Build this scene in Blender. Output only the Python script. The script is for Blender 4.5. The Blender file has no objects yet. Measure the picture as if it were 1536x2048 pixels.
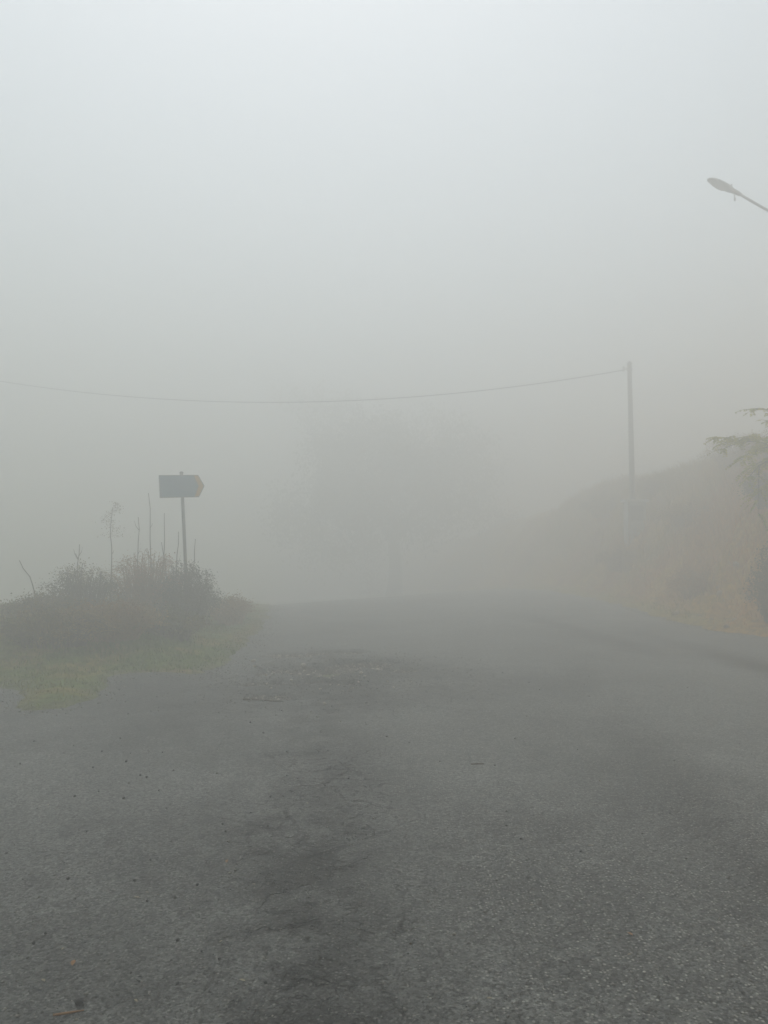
import bpy, math, random
import numpy as np

# ------------------------------------------------------------------ camera, sky, sun, exposure
scene = bpy.context.scene
COL = scene.collection
R = math.radians
random.seed(11)
RNG = np.random.default_rng(11)

cam_data = bpy.data.cameras.new('camera')
cam_data.sensor_fit = 'VERTICAL'
cam_data.sensor_height = 34.6
cam_data.lens = 26.0
cam_data.clip_start = 0.05
cam_data.clip_end = 2000
cam = bpy.data.objects.new('camera', cam_data)
cam.location = (0, 0, 1.5)
cam.rotation_euler = (R(92.8), 0, 0)
COL.objects.link(cam)
scene.camera = cam

SUN_EL, SUN_AZ = R(65), R(-8)          # high sun behind the cloud, ahead over the road
world = bpy.data.worlds.new('World')
scene.world = world
world.use_nodes = True
wn, wl = world.node_tree.nodes, world.node_tree.links
wn.clear()
sky = wn.new('ShaderNodeTexSky')
sky.sky_type = 'NISHITA'
sky.sun_disc = False
sky.sun_elevation = SUN_EL
sky.sun_rotation = SUN_AZ
sky.air_density = 1.0
sky.dust_density = 2.0
sky.ozone_density = 1.0
hs = wn.new('ShaderNodeHueSaturation')
hs.inputs['Saturation'].default_value = 0.58
hs.inputs['Hue'].default_value = 0.468
bg = wn.new('ShaderNodeBackground')
bg.inputs['Strength'].default_value = 0.15
wo = wn.new('ShaderNodeOutputWorld')
wl.new(sky.outputs[0], hs.inputs['Color'])
wl.new(hs.outputs[0], bg.inputs['Color'])
wl.new(bg.outputs[0], wo.inputs['Surface'])

sun_data = bpy.data.lights.new('sun', 'SUN')
sun_data.energy = 0.6
sun_data.angle = R(60)
sun_data.color = (1.0, 0.985, 0.96)
sun = bpy.data.objects.new('sun', sun_data)
COL.objects.link(sun)
sun.rotation_euler = (-(R(90) - SUN_EL), 0, -SUN_AZ)

scene.view_settings.view_transform = 'Standard'
scene.view_settings.look = 'None'
scene.view_settings.exposure = 0.44
scene.view_settings.gamma = 1.0
scene.view_settings.use_curve_mapping = False
scene.render.engine = 'CYCLES'
cy = scene.cycles
cy.max_bounces = 7
cy.diffuse_bounces = 3
cy.glossy_bounces = 2
cy.transmission_bounces = 2
cy.volume_bounces = 4
cy.use_denoising = True
cy.use_adaptive_sampling = False
cy.sample_clamp_indirect = 6.0
FOG_DENSITY = 0.074

# ------------------------------------------------------------------ helpers
_TAB = np.random.default_rng(5).random((256, 256))


def vnoise(x, y, s=1.0, o=0):
    x = np.asarray(x, float) * s + 37.3 * o + 1000.0
    y = np.asarray(y, float) * s + 91.7 * o + 1000.0
    xi, yi = np.floor(x).astype(int), np.floor(y).astype(int)
    fx, fy = x - xi, y - yi
    fx, fy = fx * fx * (3 - 2 * fx), fy * fy * (3 - 2 * fy)
    g = lambda a, b: _TAB[a % 256, b % 256]
    return (g(xi, yi) * (1 - fx) + g(xi + 1, yi) * fx) * (1 - fy) + (g(xi, yi + 1) * (1 - fx) + g(xi + 1, yi + 1) * fx) * fy


def fbm(x, y, s=1.0, n=4, o=0):
    t, a, w = 0, 1.0, 0
    for k in range(n):
        t = t + a * vnoise(x, y, s * 2 ** k, o + k)
        w += a
        a *= 0.5
    return t / w


def sstep(a, b, x):
    t = np.clip((np.asarray(x, float) - a) / (b - a), 0, 1)
    return t * t * (3 - 2 * t)


def poly_sd(px, py, poly):
    """signed distance to a polygon, positive inside"""
    px, py = np.asarray(px, float), np.asarray(py, float)
    best = np.full(px.shape, 1e18)
    inside = np.zeros(px.shape, bool)
    n = len(poly)
    for i in range(n):
        ax, ay = poly[i]
        bx, by = poly[(i + 1) % n]
        ex, ey = bx - ax, by - ay
        t = np.clip(((px - ax) * ex + (py - ay) * ey) / (ex * ex + ey * ey), 0, 1)
        d = (px - ax - t * ex) ** 2 + (py - ay - t * ey) ** 2
        best = np.minimum(best, d)
        c = (ay > py) != (by > py)
        xi = ax + (py - ay) * ex / (ey if abs(ey) > 1e-9 else 1e-9)
        inside ^= c & (px < xi)
    d = np.sqrt(best)
    return np.where(inside, d, -d)


class MB:
    def __init__(self):
        self.v, self.f, self.c = [], [], []

    def add(self, vs, fs, col=None):
        b = len(self.v)
        self.v.extend(vs)
        self.f.extend([tuple(i + b for i in f) for f in fs])
        if col is not None:
            self.c.extend([col] * len(vs))

    def tube(self, pts, radii, n=6, cap=True, col=None):
        pts = [np.array(p, float) for p in pts]
        vs, fs = [], []
        for i, p in enumerate(pts):
            t = pts[min(i + 1, len(pts) - 1)] - pts[max(i - 1, 0)]
            t /= (np.linalg.norm(t) + 1e-12)
            a = np.array([0, 0, 1.0]) if abs(t[2]) < 0.9 else np.array([1.0, 0, 0])
            u = np.cross(t, a); u /= np.linalg.norm(u)
            w = np.cross(t, u)
            for k in range(n):
                q = 2 * math.pi * k / n
                vs.append(tuple(p + radii[i] * (math.cos(q) * u + math.sin(q) * w)))
        for i in range(len(pts) - 1):
            for k in range(n):
                fs.append((i * n + k, i * n + (k + 1) % n, (i + 1) * n + (k + 1) % n, (i + 1) * n + k))
        if cap:
            fs.append(tuple(range(n - 1, -1, -1)))
            fs.append(tuple((len(pts) - 1) * n + k for k in range(n)))
        self.add(vs, fs, col)

    def box(self, c, s, rz=0.0):
        cx, cy_, cz = c
        ca, sa = math.cos(rz), math.sin(rz)
        vs = []
        for dz in (-.5, .5):
            for dx, dy in ((-.5, -.5), (.5, -.5), (.5, .5), (-.5, .5)):
                x, y = dx * s[0], dy * s[1]
                vs.append((cx + x * ca - y * sa, cy_ + x * sa + y * ca, cz + dz * s[2]))
        self.add(vs, [(3, 2, 1, 0), (4, 5, 6, 7), (0, 1, 5, 4), (1, 2, 6, 5), (2, 3, 7, 6), (3, 0, 4, 7)])

    def mesh(self, name):
        m = bpy.data.meshes.new(name)
        m.from_pydata(self.v, [], self.f)
        if self.c:
            a = m.color_attributes.new('tint', 'FLOAT_COLOR', 'POINT')
            a.data.foreach_set('color', np.array([(*c, 1.0) for c in self.c], np.float32).ravel())
        m.update()
        return m

    def build(self, name, mat, parent=None, smooth=False, bevel=0.0):
        return link(name, self.mesh(name), mat, parent, smooth, bevel)


def link(name, me, mat, parent=None, smooth=False, bevel=0.0):
    if mat is not None and not me.materials:
        me.materials.append(mat)
    if smooth:
        me.polygons.foreach_set('use_smooth', np.ones(len(me.polygons), bool))
    o = bpy.data.objects.new(name, me)
    COL.objects.link(o)
    o.parent = parent
    if bevel:
        b = o.modifiers.new('bevel', 'BEVEL')
        b.width = bevel
        b.segments = 2
        b.limit_method = 'ANGLE'
    return o


def np_mesh(name, verts, tris=None, quads=None, tint=None):
    """bulk mesh from numpy arrays"""
    m = bpy.data.meshes.new(name)
    loops, starts = [], []
    n0 = 0
    if tris is not None and len(tris):
        loops.append(tris.ravel()); starts.append(np.arange(len(tris)) * 3); n0 = len(tris) * 3
    if quads is not None and len(quads):
        loops.append(quads.ravel()); starts.append(n0 + np.arange(len(quads)) * 4)
    loops, starts = np.concatenate(loops).astype(np.int32), np.concatenate(starts).astype(np.int32)
    m.vertices.add(len(verts))
    m.vertices.foreach_set('co', np.ascontiguousarray(verts, np.float32).ravel())
    m.loops.add(len(loops))
    m.loops.foreach_set('vertex_index', loops)
    m.polygons.add(len(starts))
    m.polygons.foreach_set('loop_start', starts)
    m.update(calc_edges=True)
    m.validate()
    if tint is not None:
        a = m.color_attributes.new('tint', 'FLOAT_COLOR', 'POINT')
        a.data.foreach_set('color', np.concatenate([tint, np.ones((len(tint), 1))], 1).astype(np.float32).ravel())
    return m


def tag(o, label=None, cat=None, group=None, kind=None):
    for k, v in (('label', label), ('category', cat), ('group', group), ('kind', kind)):
        if v:
            o[k] = v
    return o


def empty(name, loc, rz=0.0):
    o = bpy.data.objects.new(name, None)
    o.empty_display_size = 0.2
    COL.objects.link(o)
    o.location = loc
    o.rotation_euler = (0, 0, rz)
    return o


# ------------------------------------------------------------------ materials
def mat(name, color, rough=0.8, var=0.25, scale=8.0, bump=0.0, bscale=40.0, spec=0.3, metal=0.0, dark=None):
    m = bpy.data.materials.new(name)
    m.use_nodes = True
    n, l = m.node_tree.nodes, m.node_tree.links
    b = n['Principled BSDF']
    b.inputs['Roughness'].default_value = rough
    b.inputs['Metallic'].default_value = metal
    b.inputs['Specular IOR Level'].default_value = spec
    tc = n.new('ShaderNodeTexCoord')
    nz = n.new('ShaderNodeTexNoise')
    nz.inputs['Scale'].default_value = scale
    nz.inputs['Detail'].default_value = 6
    l.new(tc.outputs['Object'], nz.inputs['Vector'])
    mx = n.new('ShaderNodeMix'); mx.data_type = 'RGBA'
    d = dark or tuple(c * (1 - var) for c in color)
    mx.inputs[6].default_value = (*d, 1)
    mx.inputs[7].default_value = (*(min(1, c * (1 + var)) for c in color), 1)
    l.new(nz.outputs['Fac'], mx.inputs[0])
    l.new(mx.outputs[2], b.inputs['Base Color'])
    if bump:
        nb = n.new('ShaderNodeTexNoise')
        nb.inputs['Scale'].default_value = bscale
        nb.inputs['Detail'].default_value = 5
        l.new(tc.outputs['Object'], nb.inputs['Vector'])
        bm = n.new('ShaderNodeBump')
        bm.inputs['Strength'].default_value = bump
        bm.inputs['Distance'].default_value = 0.01
        l.new(nb.outputs['Fac'], bm.inputs['Height'])
        l.new(bm.outputs[0], b.inputs['Normal'])
    return m


def mat_tint(name, rough=0.75, scale=6.0, trans=0.0):
    """colour of each leaf / blade from the mesh, with a little noise"""
    m = bpy.data.materials.new(name)
    m.use_nodes = True
    n, l = m.node_tree.nodes, m.node_tree.links
    b = n['Principled BSDF']
    b.inputs['Roughness'].default_value = rough
    b.inputs['Specular IOR Level'].default_value = 0.25
    ca = n.new('ShaderNodeVertexColor'); ca.layer_name = 'tint'
    tc = n.new('ShaderNodeTexCoord')
    nz = n.new('ShaderNodeTexNoise'); nz.inputs['Scale'].default_value = scale
    l.new(tc.outputs['Object'], nz.inputs['Vector'])
    mr = n.new('ShaderNodeMapRange')
    mr.inputs['To Min'].default_value = 0.7
    mr.inputs['To Max'].default_value = 1.3
    l.new(nz.outputs['Fac'], mr.inputs['Value'])
    mx = n.new('ShaderNodeVectorMath'); mx.operation = 'SCALE'
    l.new(ca.outputs['Color'], mx.inputs[0])
    l.new(mr.outputs[0], mx.inputs['Scale'])
    l.new(mx.outputs[0], b.inputs['Base Color'])
    if trans:
        t = n.new('ShaderNodeBsdfTranslucent')
        l.new(mx.outputs[0], t.inputs['Color'])
        ms = n.new('ShaderNodeMixShader'); ms.inputs[0].default_value = trans
        l.new(b.outputs[0], ms.inputs[1]); l.new(t.outputs[0], ms.inputs[2])
        l.new(ms.outputs[0], n['Material Output'].inputs['Surface'])
    return m


M = {}
M['leaf'] = mat_tint('leaf', 0.6, 5.0, 0.25)
M['blade'] = mat_tint('blade', 0.8, 4.0, 0.2)
M['bark'] = mat('bark', (0.10, 0.085, 0.07), 0.9, 0.4, 12, 0.6, 30)
M['twig'] = mat('twig', (0.11, 0.085, 0.065), 0.9, 0.35, 20)
M['straw'] = mat('straw', (0.26, 0.175, 0.085), 0.9, 0.3, 20)
M['galv'] = mat('galvanised_steel', (0.20, 0.20, 0.195), 0.6, 0.25, 9, 0.1, 60, 0.5, 0.4)
M['wood_pole'] = mat('weathered_pole_wood', (0.20, 0.19, 0.17), 0.9, 0.3, 5, 0.5, 25)
M['concrete'] = mat('concrete', (0.34, 0.345, 0.32), 0.9, 0.2, 4, 0.3, 30)
M['concrete_lid'] = mat('pale_concrete', (0.55, 0.55, 0.53), 0.9, 0.15, 4, 0.2, 30)
M['sign_blue'] = mat('faded_sign_blue', (0.16, 0.26, 0.32), 0.55, 0.12, 7, 0, 10, 0.4)
M['sign_amber'] = mat('faded_sign_amber', (0.5, 0.31, 0.08), 0.55, 0.2, 12, 0, 10, 0.4)
M['sign_back'] = mat('sign_back_metal', (0.24, 0.25, 0.25), 0.5, 0.15, 8, 0, 10, 0.5, 0.5)
M['lamp_body'] = mat('lamp_housing', (0.28, 0.28, 0.27), 0.55, 0.15, 8, 0, 10, 0.4)
M['lamp_glass'] = mat('lamp_lens', (0.32, 0.33, 0.32), 0.25, 0.1, 8, 0, 10, 0.5)
M['porcelain'] = mat('porcelain', (0.35, 0.33, 0.3), 0.35, 0.15, 8)
M['rubber'] = mat('cable_sheath', (0.045, 0.045, 0.045), 0.7, 0.2, 8)
M['stone_pale'] = mat('pale_stone', (0.46, 0.42, 0.36), 0.9, 0.3, 25, 0.4, 60)
M['stone_dark'] = mat('dark_stone', (0.035, 0.035, 0.033), 0.85, 0.3, 25, 0.4, 60)
M['stone_bank'] = mat('bank_stone', (0.33, 0.26, 0.18), 0.9, 0.3, 12, 0.4, 40)
M['dead_leaf'] = mat('dead_leaf', (0.26, 0.225, 0.15), 0.8, 0.3, 40)
M['dead_leaf_brown'] = mat('brown_dead_leaf', (0.26, 0.14, 0.06), 0.8, 0.3, 40)


def terrain_material():
    m = bpy.data.materials.new('grassy_soil')
    m.use_nodes = True
    n, l = m.node_tree.nodes, m.node_tree.links
    b = n['Principled BSDF']
    b.inputs['Roughness'].default_value = 0.95
    b.inputs['Specular IOR Level'].default_value = 0.15
    ca = n.new('ShaderNodeVertexColor'); ca.layer_name = 'tint'
    tc = n.new('ShaderNodeTexCoord')
    nz = n.new('ShaderNodeTexNoise'); nz.inputs['Scale'].default_value = 9; nz.inputs['Detail'].default_value = 8
    l.new(tc.outputs['Object'], nz.inputs['Vector'])
    mr = n.new('ShaderNodeMapRange'); mr.inputs['From Min'].default_value = 0.25; mr.inputs['From Max'].default_value = 0.75
    mr.inputs['To Min'].default_value = 0.5; mr.inputs['To Max'].default_value = 1.5
    l.new(nz.outputs['Fac'], mr.inputs['Value'])
    mx = n.new('ShaderNodeVectorMath'); mx.operation = 'SCALE'
    l.new(ca.outputs['Color'], mx.inputs[0]); l.new(mr.outputs[0], mx.inputs['Scale'])
    l.new(mx.outputs[0], b.inputs['Base Color'])
    bm = n.new('ShaderNodeBump'); bm.inputs['Strength'].default_value = 0.8; bm.inputs['Distance'].default_value = 0.05
    nb = n.new('ShaderNodeTexNoise'); nb.inputs['Scale'].default_value = 25; nb.inputs['Detail'].default_value = 6
    l.new(tc.outputs['Object'], nb.inputs['Vector'])
    l.new(nb.outputs['Fac'], bm.inputs['Height']); l.new(bm.outputs[0], b.inputs['Normal'])
    return m


def asphalt_material():
    m = bpy.data.materials.new('old_asphalt')
    m.use_nodes = True
    n, l = m.node_tree.nodes, m.node_tree.links
    b = n['Principled BSDF']
    tc = n.new('ShaderNodeTexCoord')

    def attr(name):
        a = n.new('ShaderNodeAttribute'); a.attribute_name = name
        return a.outputs['Fac']

    def math_(op, a, c=None, clamp=False):
        x = n.new('ShaderNodeMath'); x.operation = op; x.use_clamp = clamp
        for i, q in enumerate((a, c)):
            if q is None:
                continue
            if isinstance(q, (int, float)):
                x.inputs[i].default_value = q
            else:
                l.new(q, x.inputs[i])
        return x.outputs[0]

    def rng(v, a, c, lo, hi):
        x = n.new('ShaderNodeMapRange')
        x.inputs['From Min'].default_value = a; x.inputs['From Max'].default_value = c
        x.inputs['To Min'].default_value = lo; x.inputs['To Max'].default_value = hi
        l.new(v, x.inputs['Value'])
        return x.outputs[0]

    def noise(scale, detail=5, rough=0.6, vec=None):
        x = n.new('ShaderNodeTexNoise')
        x.inputs['Scale'].default_value = scale; x.inputs['Detail'].default_value = detail
        x.inputs['Roughness'].default_value = rough
        l.new(vec or tc.outputs['Object'], x.inputs['Vector'])
        return x

    def vor(scale, feature='F1', vec=None, rand=1.0):
        x = n.new('ShaderNodeTexVoronoi'); x.feature = feature
        x.inputs['Scale'].default_value = scale
        x.inputs['Randomness'].default_value = rand
        l.new(vec or tc.outputs['Object'], x.inputs['Vector'])
        return x

    dark, coarse, hole, crackm = attr('dark'), attr('coarse'), attr('hole'), attr('crack')
    agg = vor(95)
    agg2 = vor(72)
    sep = n.new('ShaderNodeSeparateColor'); l.new(agg.outputs['Color'], sep.inputs[0])
    sep2 = n.new('ShaderNodeSeparateColor'); l.new(agg2.outputs['Color'], sep2.inputs[0])
    # value of each stone in the binder
    stone = rng(sep.outputs[0], 0, 1, 0.4, 1.6)
    # pale stones worn proud of the binder where the surface is coarse
    pale = math_('POWER', rng(sep2.outputs[0], 0.40, 1.0, 0.0, 1.0), 1.6)
    near = rng(agg2.outputs['Distance'], 0.22, 0.5, 1.0, 0.0)
    pale = math_('MULTIPLY', pale, near)
    pale_amt = math_('MULTIPLY', pale, rng(coarse, 0, 1, 0.18, 1.0))
    big = noise(0.55, 6, 0.6)
    med = noise(7, 6, 0.65)
    fine = noise(160, 3, 0.6)
    grit = noise(32, 4, 0.7)
    v = math_('MULTIPLY', stone, rng(big.outputs['Fac'], 0.3, 0.7, 0.72, 1.28))
    v = math_('MULTIPLY', v, rng(med.outputs['Fac'], 0.3, 0.7, 0.78, 1.22))
    v = math_('MULTIPLY', v, rng(grit.outputs['Fac'], 0.3, 0.7, 0.7, 1.3))
    v = math_('MULTIPLY', v, rng(fine.outputs['Fac'], 0.3, 0.7, 0.8, 1.2))
    v = math_('MULTIPLY', v, rng(dark, 0, 1, 1.2, 0.30))
    # network of cracks, warped, only where the mask says the surface has broken up
    warp = noise(2.2, 4)
    wv = n.new('ShaderNodeVectorMath'); wv.operation = 'MULTIPLY_ADD'
    l.new(warp.outputs['Color'], wv.inputs[0])
    wv.inputs[1].default_value = (0.4, 0.4, 0.0)
    l.new(tc.outputs['Object'], wv.inputs[2])
    warp2 = noise(14, 3)
    wv2 = n.new('ShaderNodeVectorMath'); wv2.operation = 'MULTIPLY_ADD'
    l.new(warp2.outputs['Color'], wv2.inputs[0])
    wv2.inputs[1].default_value = (0.065, 0.065, 0.0)
    l.new(wv.outputs[0], wv2.inputs[2])
    cr = vor(3.2, 'DISTANCE_TO_EDGE', wv2.outputs[0])
    cr2 = vor(8.5, 'DISTANCE_TO_EDGE', wv2.outputs[0])
    c1 = math_('MULTIPLY', rng(cr.outputs['Distance'], 0.008, 0.03, 1, 0), rng(crackm, 0.15, 0.6, 0, 1))
    c2 = math_('MULTIPLY', rng(cr2.outputs['Distance'], 0.01, 0.035, 1, 0), rng(crackm, 0.55, 1.0, 0, 0.6))
    brk = rng(noise(5, 3).outputs['Fac'], 0.46, 0.6, 0.0, 1.0)
    cr0 = vor(0.75, 'DISTANCE_TO_EDGE', wv2.outputs[0])
    c0 = math_('MULTIPLY', rng(cr0.outputs['Distance'], 0.003, 0.011, 1, 0), math_('MULTIPLY', rng(noise(0.9, 3).outputs['Fac'], 0.46, 0.58, 0, 0.7), rng(crackm, 0.05, 0.4, 0.0, 1.0)))
    crack = math_('MAXIMUM', math_('MULTIPLY', math_('MAXIMUM', c1, c2, True), brk), c0)
    # binder ravelled out in small pits
    pits = math_('MULTIPLY', rng(noise(15, 4, 0.62).outputs['Fac'], 0.56, 0.66, 0, 1), rng(crackm, 0.12, 0.6, 0.0, 1))
    v = math_('MULTIPLY', v, rng(pits, 0, 1, 1.0, 0.45))
    v = math_('MULTIPLY', v, rng(crack, 0, 1, 1.0, 0.2))
    # colour
    base = n.new('ShaderNodeVectorMath'); base.operation = 'SCALE'
    base.inputs[0].default_value = (0.107, 0.1085, 0.098)
    l.new(v, base.inputs['Scale'])
    mp = n.new('ShaderNodeMix'); mp.data_type = 'RGBA'
    l.new(pale_amt, mp.inputs[0]); l.new(base.outputs[0], mp.inputs[6])
    mp.inputs[7].default_value = (0.55, 0.53, 0.46, 1)
    # gravelly bed of the potholes
    gv = vor(38)
    gs = n.new('ShaderNodeSeparateColor'); l.new(gv.outputs['Color'], gs.inputs[0])
    gr = n.new('ShaderNodeValToRGB')
    gr.color_ramp.elements[0].color = (0.06, 0.054, 0.044, 1)
    gr.color_ramp.elements[1].color = (0.36, 0.325, 0.27, 1)
    gr.color_ramp.elements[1].position = 0.95
    e = gr.color_ramp.elements.new(0.7); e.color = (0.11, 0.095, 0.075, 1)
    l.new(gs.outputs[0], gr.inputs[0])
    mh = n.new('ShaderNodeMix'); mh.data_type = 'RGBA'
    hm = math_('ADD', hole, rng(med.outputs['Fac'], 0.3, 0.7, -0.25, 0.25))
    l.new(rng(hm, 0.4, 0.6, 0, 1), mh.inputs[0])
    l.new(mp.outputs[2], mh.inputs[6]); l.new(gr.outputs[0], mh.inputs[7])
    l.new(mh.outputs[2], b.inputs['Base Color'])
    b.inputs['Specular IOR Level'].default_value = 0.2
    l.new(rng(med.outputs['Fac'], 0.3, 0.7, 0.65, 0.85), b.inputs['Roughness'])
    # relief
    h = math_('MULTIPLY', rng(agg.outputs['Distance'], 0, 0.6, 1, 0), 0.5)
    h = math_('ADD', h, math_('MULTIPLY', pale_amt, 0.8))
    h = math_('ADD', h, math_('MULTIPLY', fine.outputs['Fac'], 0.5))
    h = math_('ADD', h, math_('MULTIPLY', grit.outputs['Fac'], 2.2))
    h = math_('SUBTRACT', h, math_('MULTIPLY', crack, 2.5))
    h = math_('SUBTRACT', h, math_('MULTIPLY', pits, 1.6))
    h = math_('ADD', h, math_('MULTIPLY', math_('MULTIPLY', rng(gv.outputs['Distance'], 0, 0.6, 1, 0), hole), 3.0))
    bm = n.new('ShaderNodeBump'); bm.inputs['Strength'].default_value = 0.9; bm.inputs['Distance'].default_value = 0.006
    l.new(h, bm.inputs['Height']); l.new(bm.outputs[0], b.inputs['Normal'])
    return m


# ------------------------------------------------------------------ lie of the land
VERGE = [(-60, 9.6), (-9, 9.3), (-5.2, 8.75), (-4.26, 8.61), (-3.85, 8.3), (-3.6, 7.75), (-3.35, 7.4), (-3.03, 7.38),
         (-2.86, 7.85), (-3.0, 8.5), (-3.14, 8.98), (-3.05, 9.38), (-2.6, 9.26), (-2.28, 9.13), (-2.09, 9.72),
         (-2.13, 11.6), (-2.32, 14.5), (-2.89, 20.0), (-4.84, 32.7), (-9, 60), (-12, 140), (-60, 140)]
BANK = [(6.7, -140), (6.85, 4), (6.6, 13.1), (6.15, 14.3), (6.2, 17.1), (6.4, 21.0), (6.42, 24.2), (6.15, 28.7),
        (5.6, 31.9), (5.0, 35.2), (3.2, 46), (-2, 80), (-6, 140), (140, 140), (140, -140)]
HOLES = [(-0.95, 9.75, 0.62, 0.55, 0.055), (-0.30, 10.2, 0.55, 0.42, 0.05), (-0.62, 8.85, 0.36, 0.22, 0.05),
         (-1.35, 8.75, 0.45, 0.22, 0.035), (-1.2, 8.0, 0.38, 0.2, 0.03), (0.15, 9.75, 0.4, 0.16, 0.03),
         (-1.3, 11.0, 0.5, 0.3, 0.03), (-0.6, 11.3, 0.55, 0.22, 0.03)]


def base_z(x, y):
    s = np.maximum(0, (np.asarray(x, float) + 1.4) * -0.767 + (np.asarray(y, float) - 19.0) * 0.643)
    q = 0.13 * s * s / (s + 7.0)
    return -5.0 * (1 - np.exp(-q / 5.0)) + 0.05 * (fbm(x, y, 0.35, 3, 7) - 0.5)


def road_z(x, y):
    x, y = np.asarray(x, float), np.asarray(y, float)
    z = base_z(x, y) + 0.016 * (fbm(x, y, 1.3, 4, 3) - 0.5)
    hole = np.zeros(x.shape)
    for hx, hy, rx, ry, dp in HOLES:
        w = 0.45 * (fbm(x, y, 3.5, 4, 21) - 0.5) * 2
        d = np.sqrt(((x - hx) / rx) ** 2 + ((y - hy) / ry) ** 2) + w
        k = 1 - sstep(0.72, 0.95, d)
        z = z - 2.0 * dp * k * (0.75 + 0.5 * fbm(x, y, 6, 3, 31))
        hole = np.maximum(hole, k)
    # heaved slabs round the broken patch
    g = np.exp(-(((x + 0.6) / 1.5) ** 2 + ((y - 9.7) / 1.9) ** 2))
    z = z + g * 0.10 * (fbm(x, y, 2.6, 4, 41) - 0.45) * (1 - hole)
    # thick lip of the newer patch where it laps on to the verge
    lip = np.exp(-(((x + 2.7) / 0.55) ** 2 + ((y - 9.15) / 0.3) ** 2))
    z = z + 0.05 * lip
    return z, hole


def land(x, y):
    """terrain height, verge depth, bank depth"""
    x, y = np.asarray(x, float), np.asarray(y, float)
    jit = 0.24 * (fbm(x, y, 2.2, 4, 11) - 0.5) * 2
    dv = poly_sd(x, y, VERGE) + jit
    db = poly_sd(x, y, BANK) + jit * 1.5
    z = base_z(x, y)
    d = np.maximum(dv, db)
    z = z + np.where(d < 0.2, -0.14 + 0.18 * sstep(-0.25, 0.12, d), 0.04)
    z = z + sstep(0.1, 2.2, dv) * (0.30 + 0.25 * (fbm(x, y, 0.8, 4, 13) - 0.3)) * (d == dv)
    prof = np.interp(db, [0, 0.5, 1.0, 2.0, 3.0, 4.2, 6, 12, 40, 100], [0, 0.12, 0.55, 2.0, 3.2, 3.8, 4.1, 4.6, 7.0, 8.0])
    rough = sstep(0.3, 2, db)
    z = z + prof * (0.92 + 0.16 * fbm(x, y, 0.25, 3, 17)) + rough * 0.9 * (fbm(x, y, 0.7, 5, 19) - 0.5)
    return z, dv, db


def axis(segs):
    out = [segs[0][0]]
    for a, b, s in segs:
        n = max(1, int(round((b - a) / s)))
        out.extend(list(a + (b - a) * (np.arange(1, n + 1) / n)))
    return np.array(out)


def grid_faces(nx, ny):
    i = np.arange(nx * ny).reshape(ny, nx)
    return np.stack([i[:-1, :-1], i[:-1, 1:], i[1:, 1:], i[1:, :-1]], -1).reshape(-1, 4)


# terrain sheet
ax = axis([(-120, -40, 8), (-40, -14, 1.5), (-14, -8, 0.35), (-8, 0, 0.11), (0, 5.5, 0.3), (5.5, 11, 0.11), (11, 18, 0.35), (18, 40, 1.5), (40, 120, 8)])
ay = axis([(-120, -20, 8), (-20, 5, 1.5), (5, 7, 0.3), (7, 18, 0.11), (18, 30, 0.25), (30, 60, 1.0), (60, 120, 6)])
GX, GY = np.meshgrid(ax, ay)
gx, gy = GX.ravel(), GY.ravel()
gz, gdv, gdb = land(gx, gy)
t1, t2 = fbm(gx, gy, 0.9, 4, 51), fbm(gx, gy, 2.5, 4, 53)
green = np.array([0.095, 0.135, 0.018]); straw = np.array([0.42, 0.26, 0.045])
earth = np.array([0.42, 0.22, 0.065]); dirt = np.array([0.13, 0.11, 0.085]); rust = np.array([0.32, 0.14, 0.03])
w_st = sstep(0.45, 0.7, t2)[:, None] * 0.8
tint = green * (1 - w_st) + np.array([0.22, 0.165, 0.04]) * w_st
w_e = (np.exp(-((gdv - 0.12) / 0.16) ** 2) * sstep(0.45, 0.6, t1))[:, None]
tint = tint * (1 - 0.6 * w_e) + earth * 0.45 * w_e
w_d = sstep(0.3, 0.05, gdv)[:, None] * 0.75
tint = tint * (1 - w_d) + (dirt * 0.6 + green * 0.5) * w_d
onb = (gdb > -0.2)
bankc = straw * (1 - sstep(0.45, 0.7, t1))[:, None] + rust * sstep(0.45, 0.7, t1)[:, None]
w_o = (sstep(1.6, 0.5, gdb) * sstep(22, 15, gy) * sstep(0.3, 0.55, t1 + 0.1))[:, None]
bankc = bankc * (1 - w_o) + earth * w_o
w_g = (sstep(0.7, 0.2, gdb) * sstep(13.0, 15.5, gy))[:, None] * 0.8
bankc = bankc * (1 - w_g) + (green * 0.6 + straw * 0.4) * w_g
tint = np.where(onb[:, None], bankc, tint)
me = np_mesh('ground', np.stack([gx, gy, gz], 1), quads=grid_faces(len(ax), len(ay)), tint=tint)
ground = link('ground', me, terrain_material(), smooth=True)
tag(ground, 'grassy ground with bare soil and a steep bank beside the road', kind='structure')

# road sheet
rx_ = axis([(-60, -14, 3), (-14, -5, 0.4), (-5, 4.5, 0.05), (4.5, 7.6, 0.15)])
ry_ = axis([(-40, -4, 3), (-4, 2, 0.3), (2, 12.6, 0.05), (12.6, 24, 0.12), (24, 50, 0.5), (50, 90, 2)])
RX, RY = np.meshgrid(rx_, ry_)
x, y = RX.ravel(), RY.ravel()
z, hole = road_z(x, y)
dv, db = poly_sd(x, y, VERGE), poly_sd(x, y, BANK)
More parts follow.
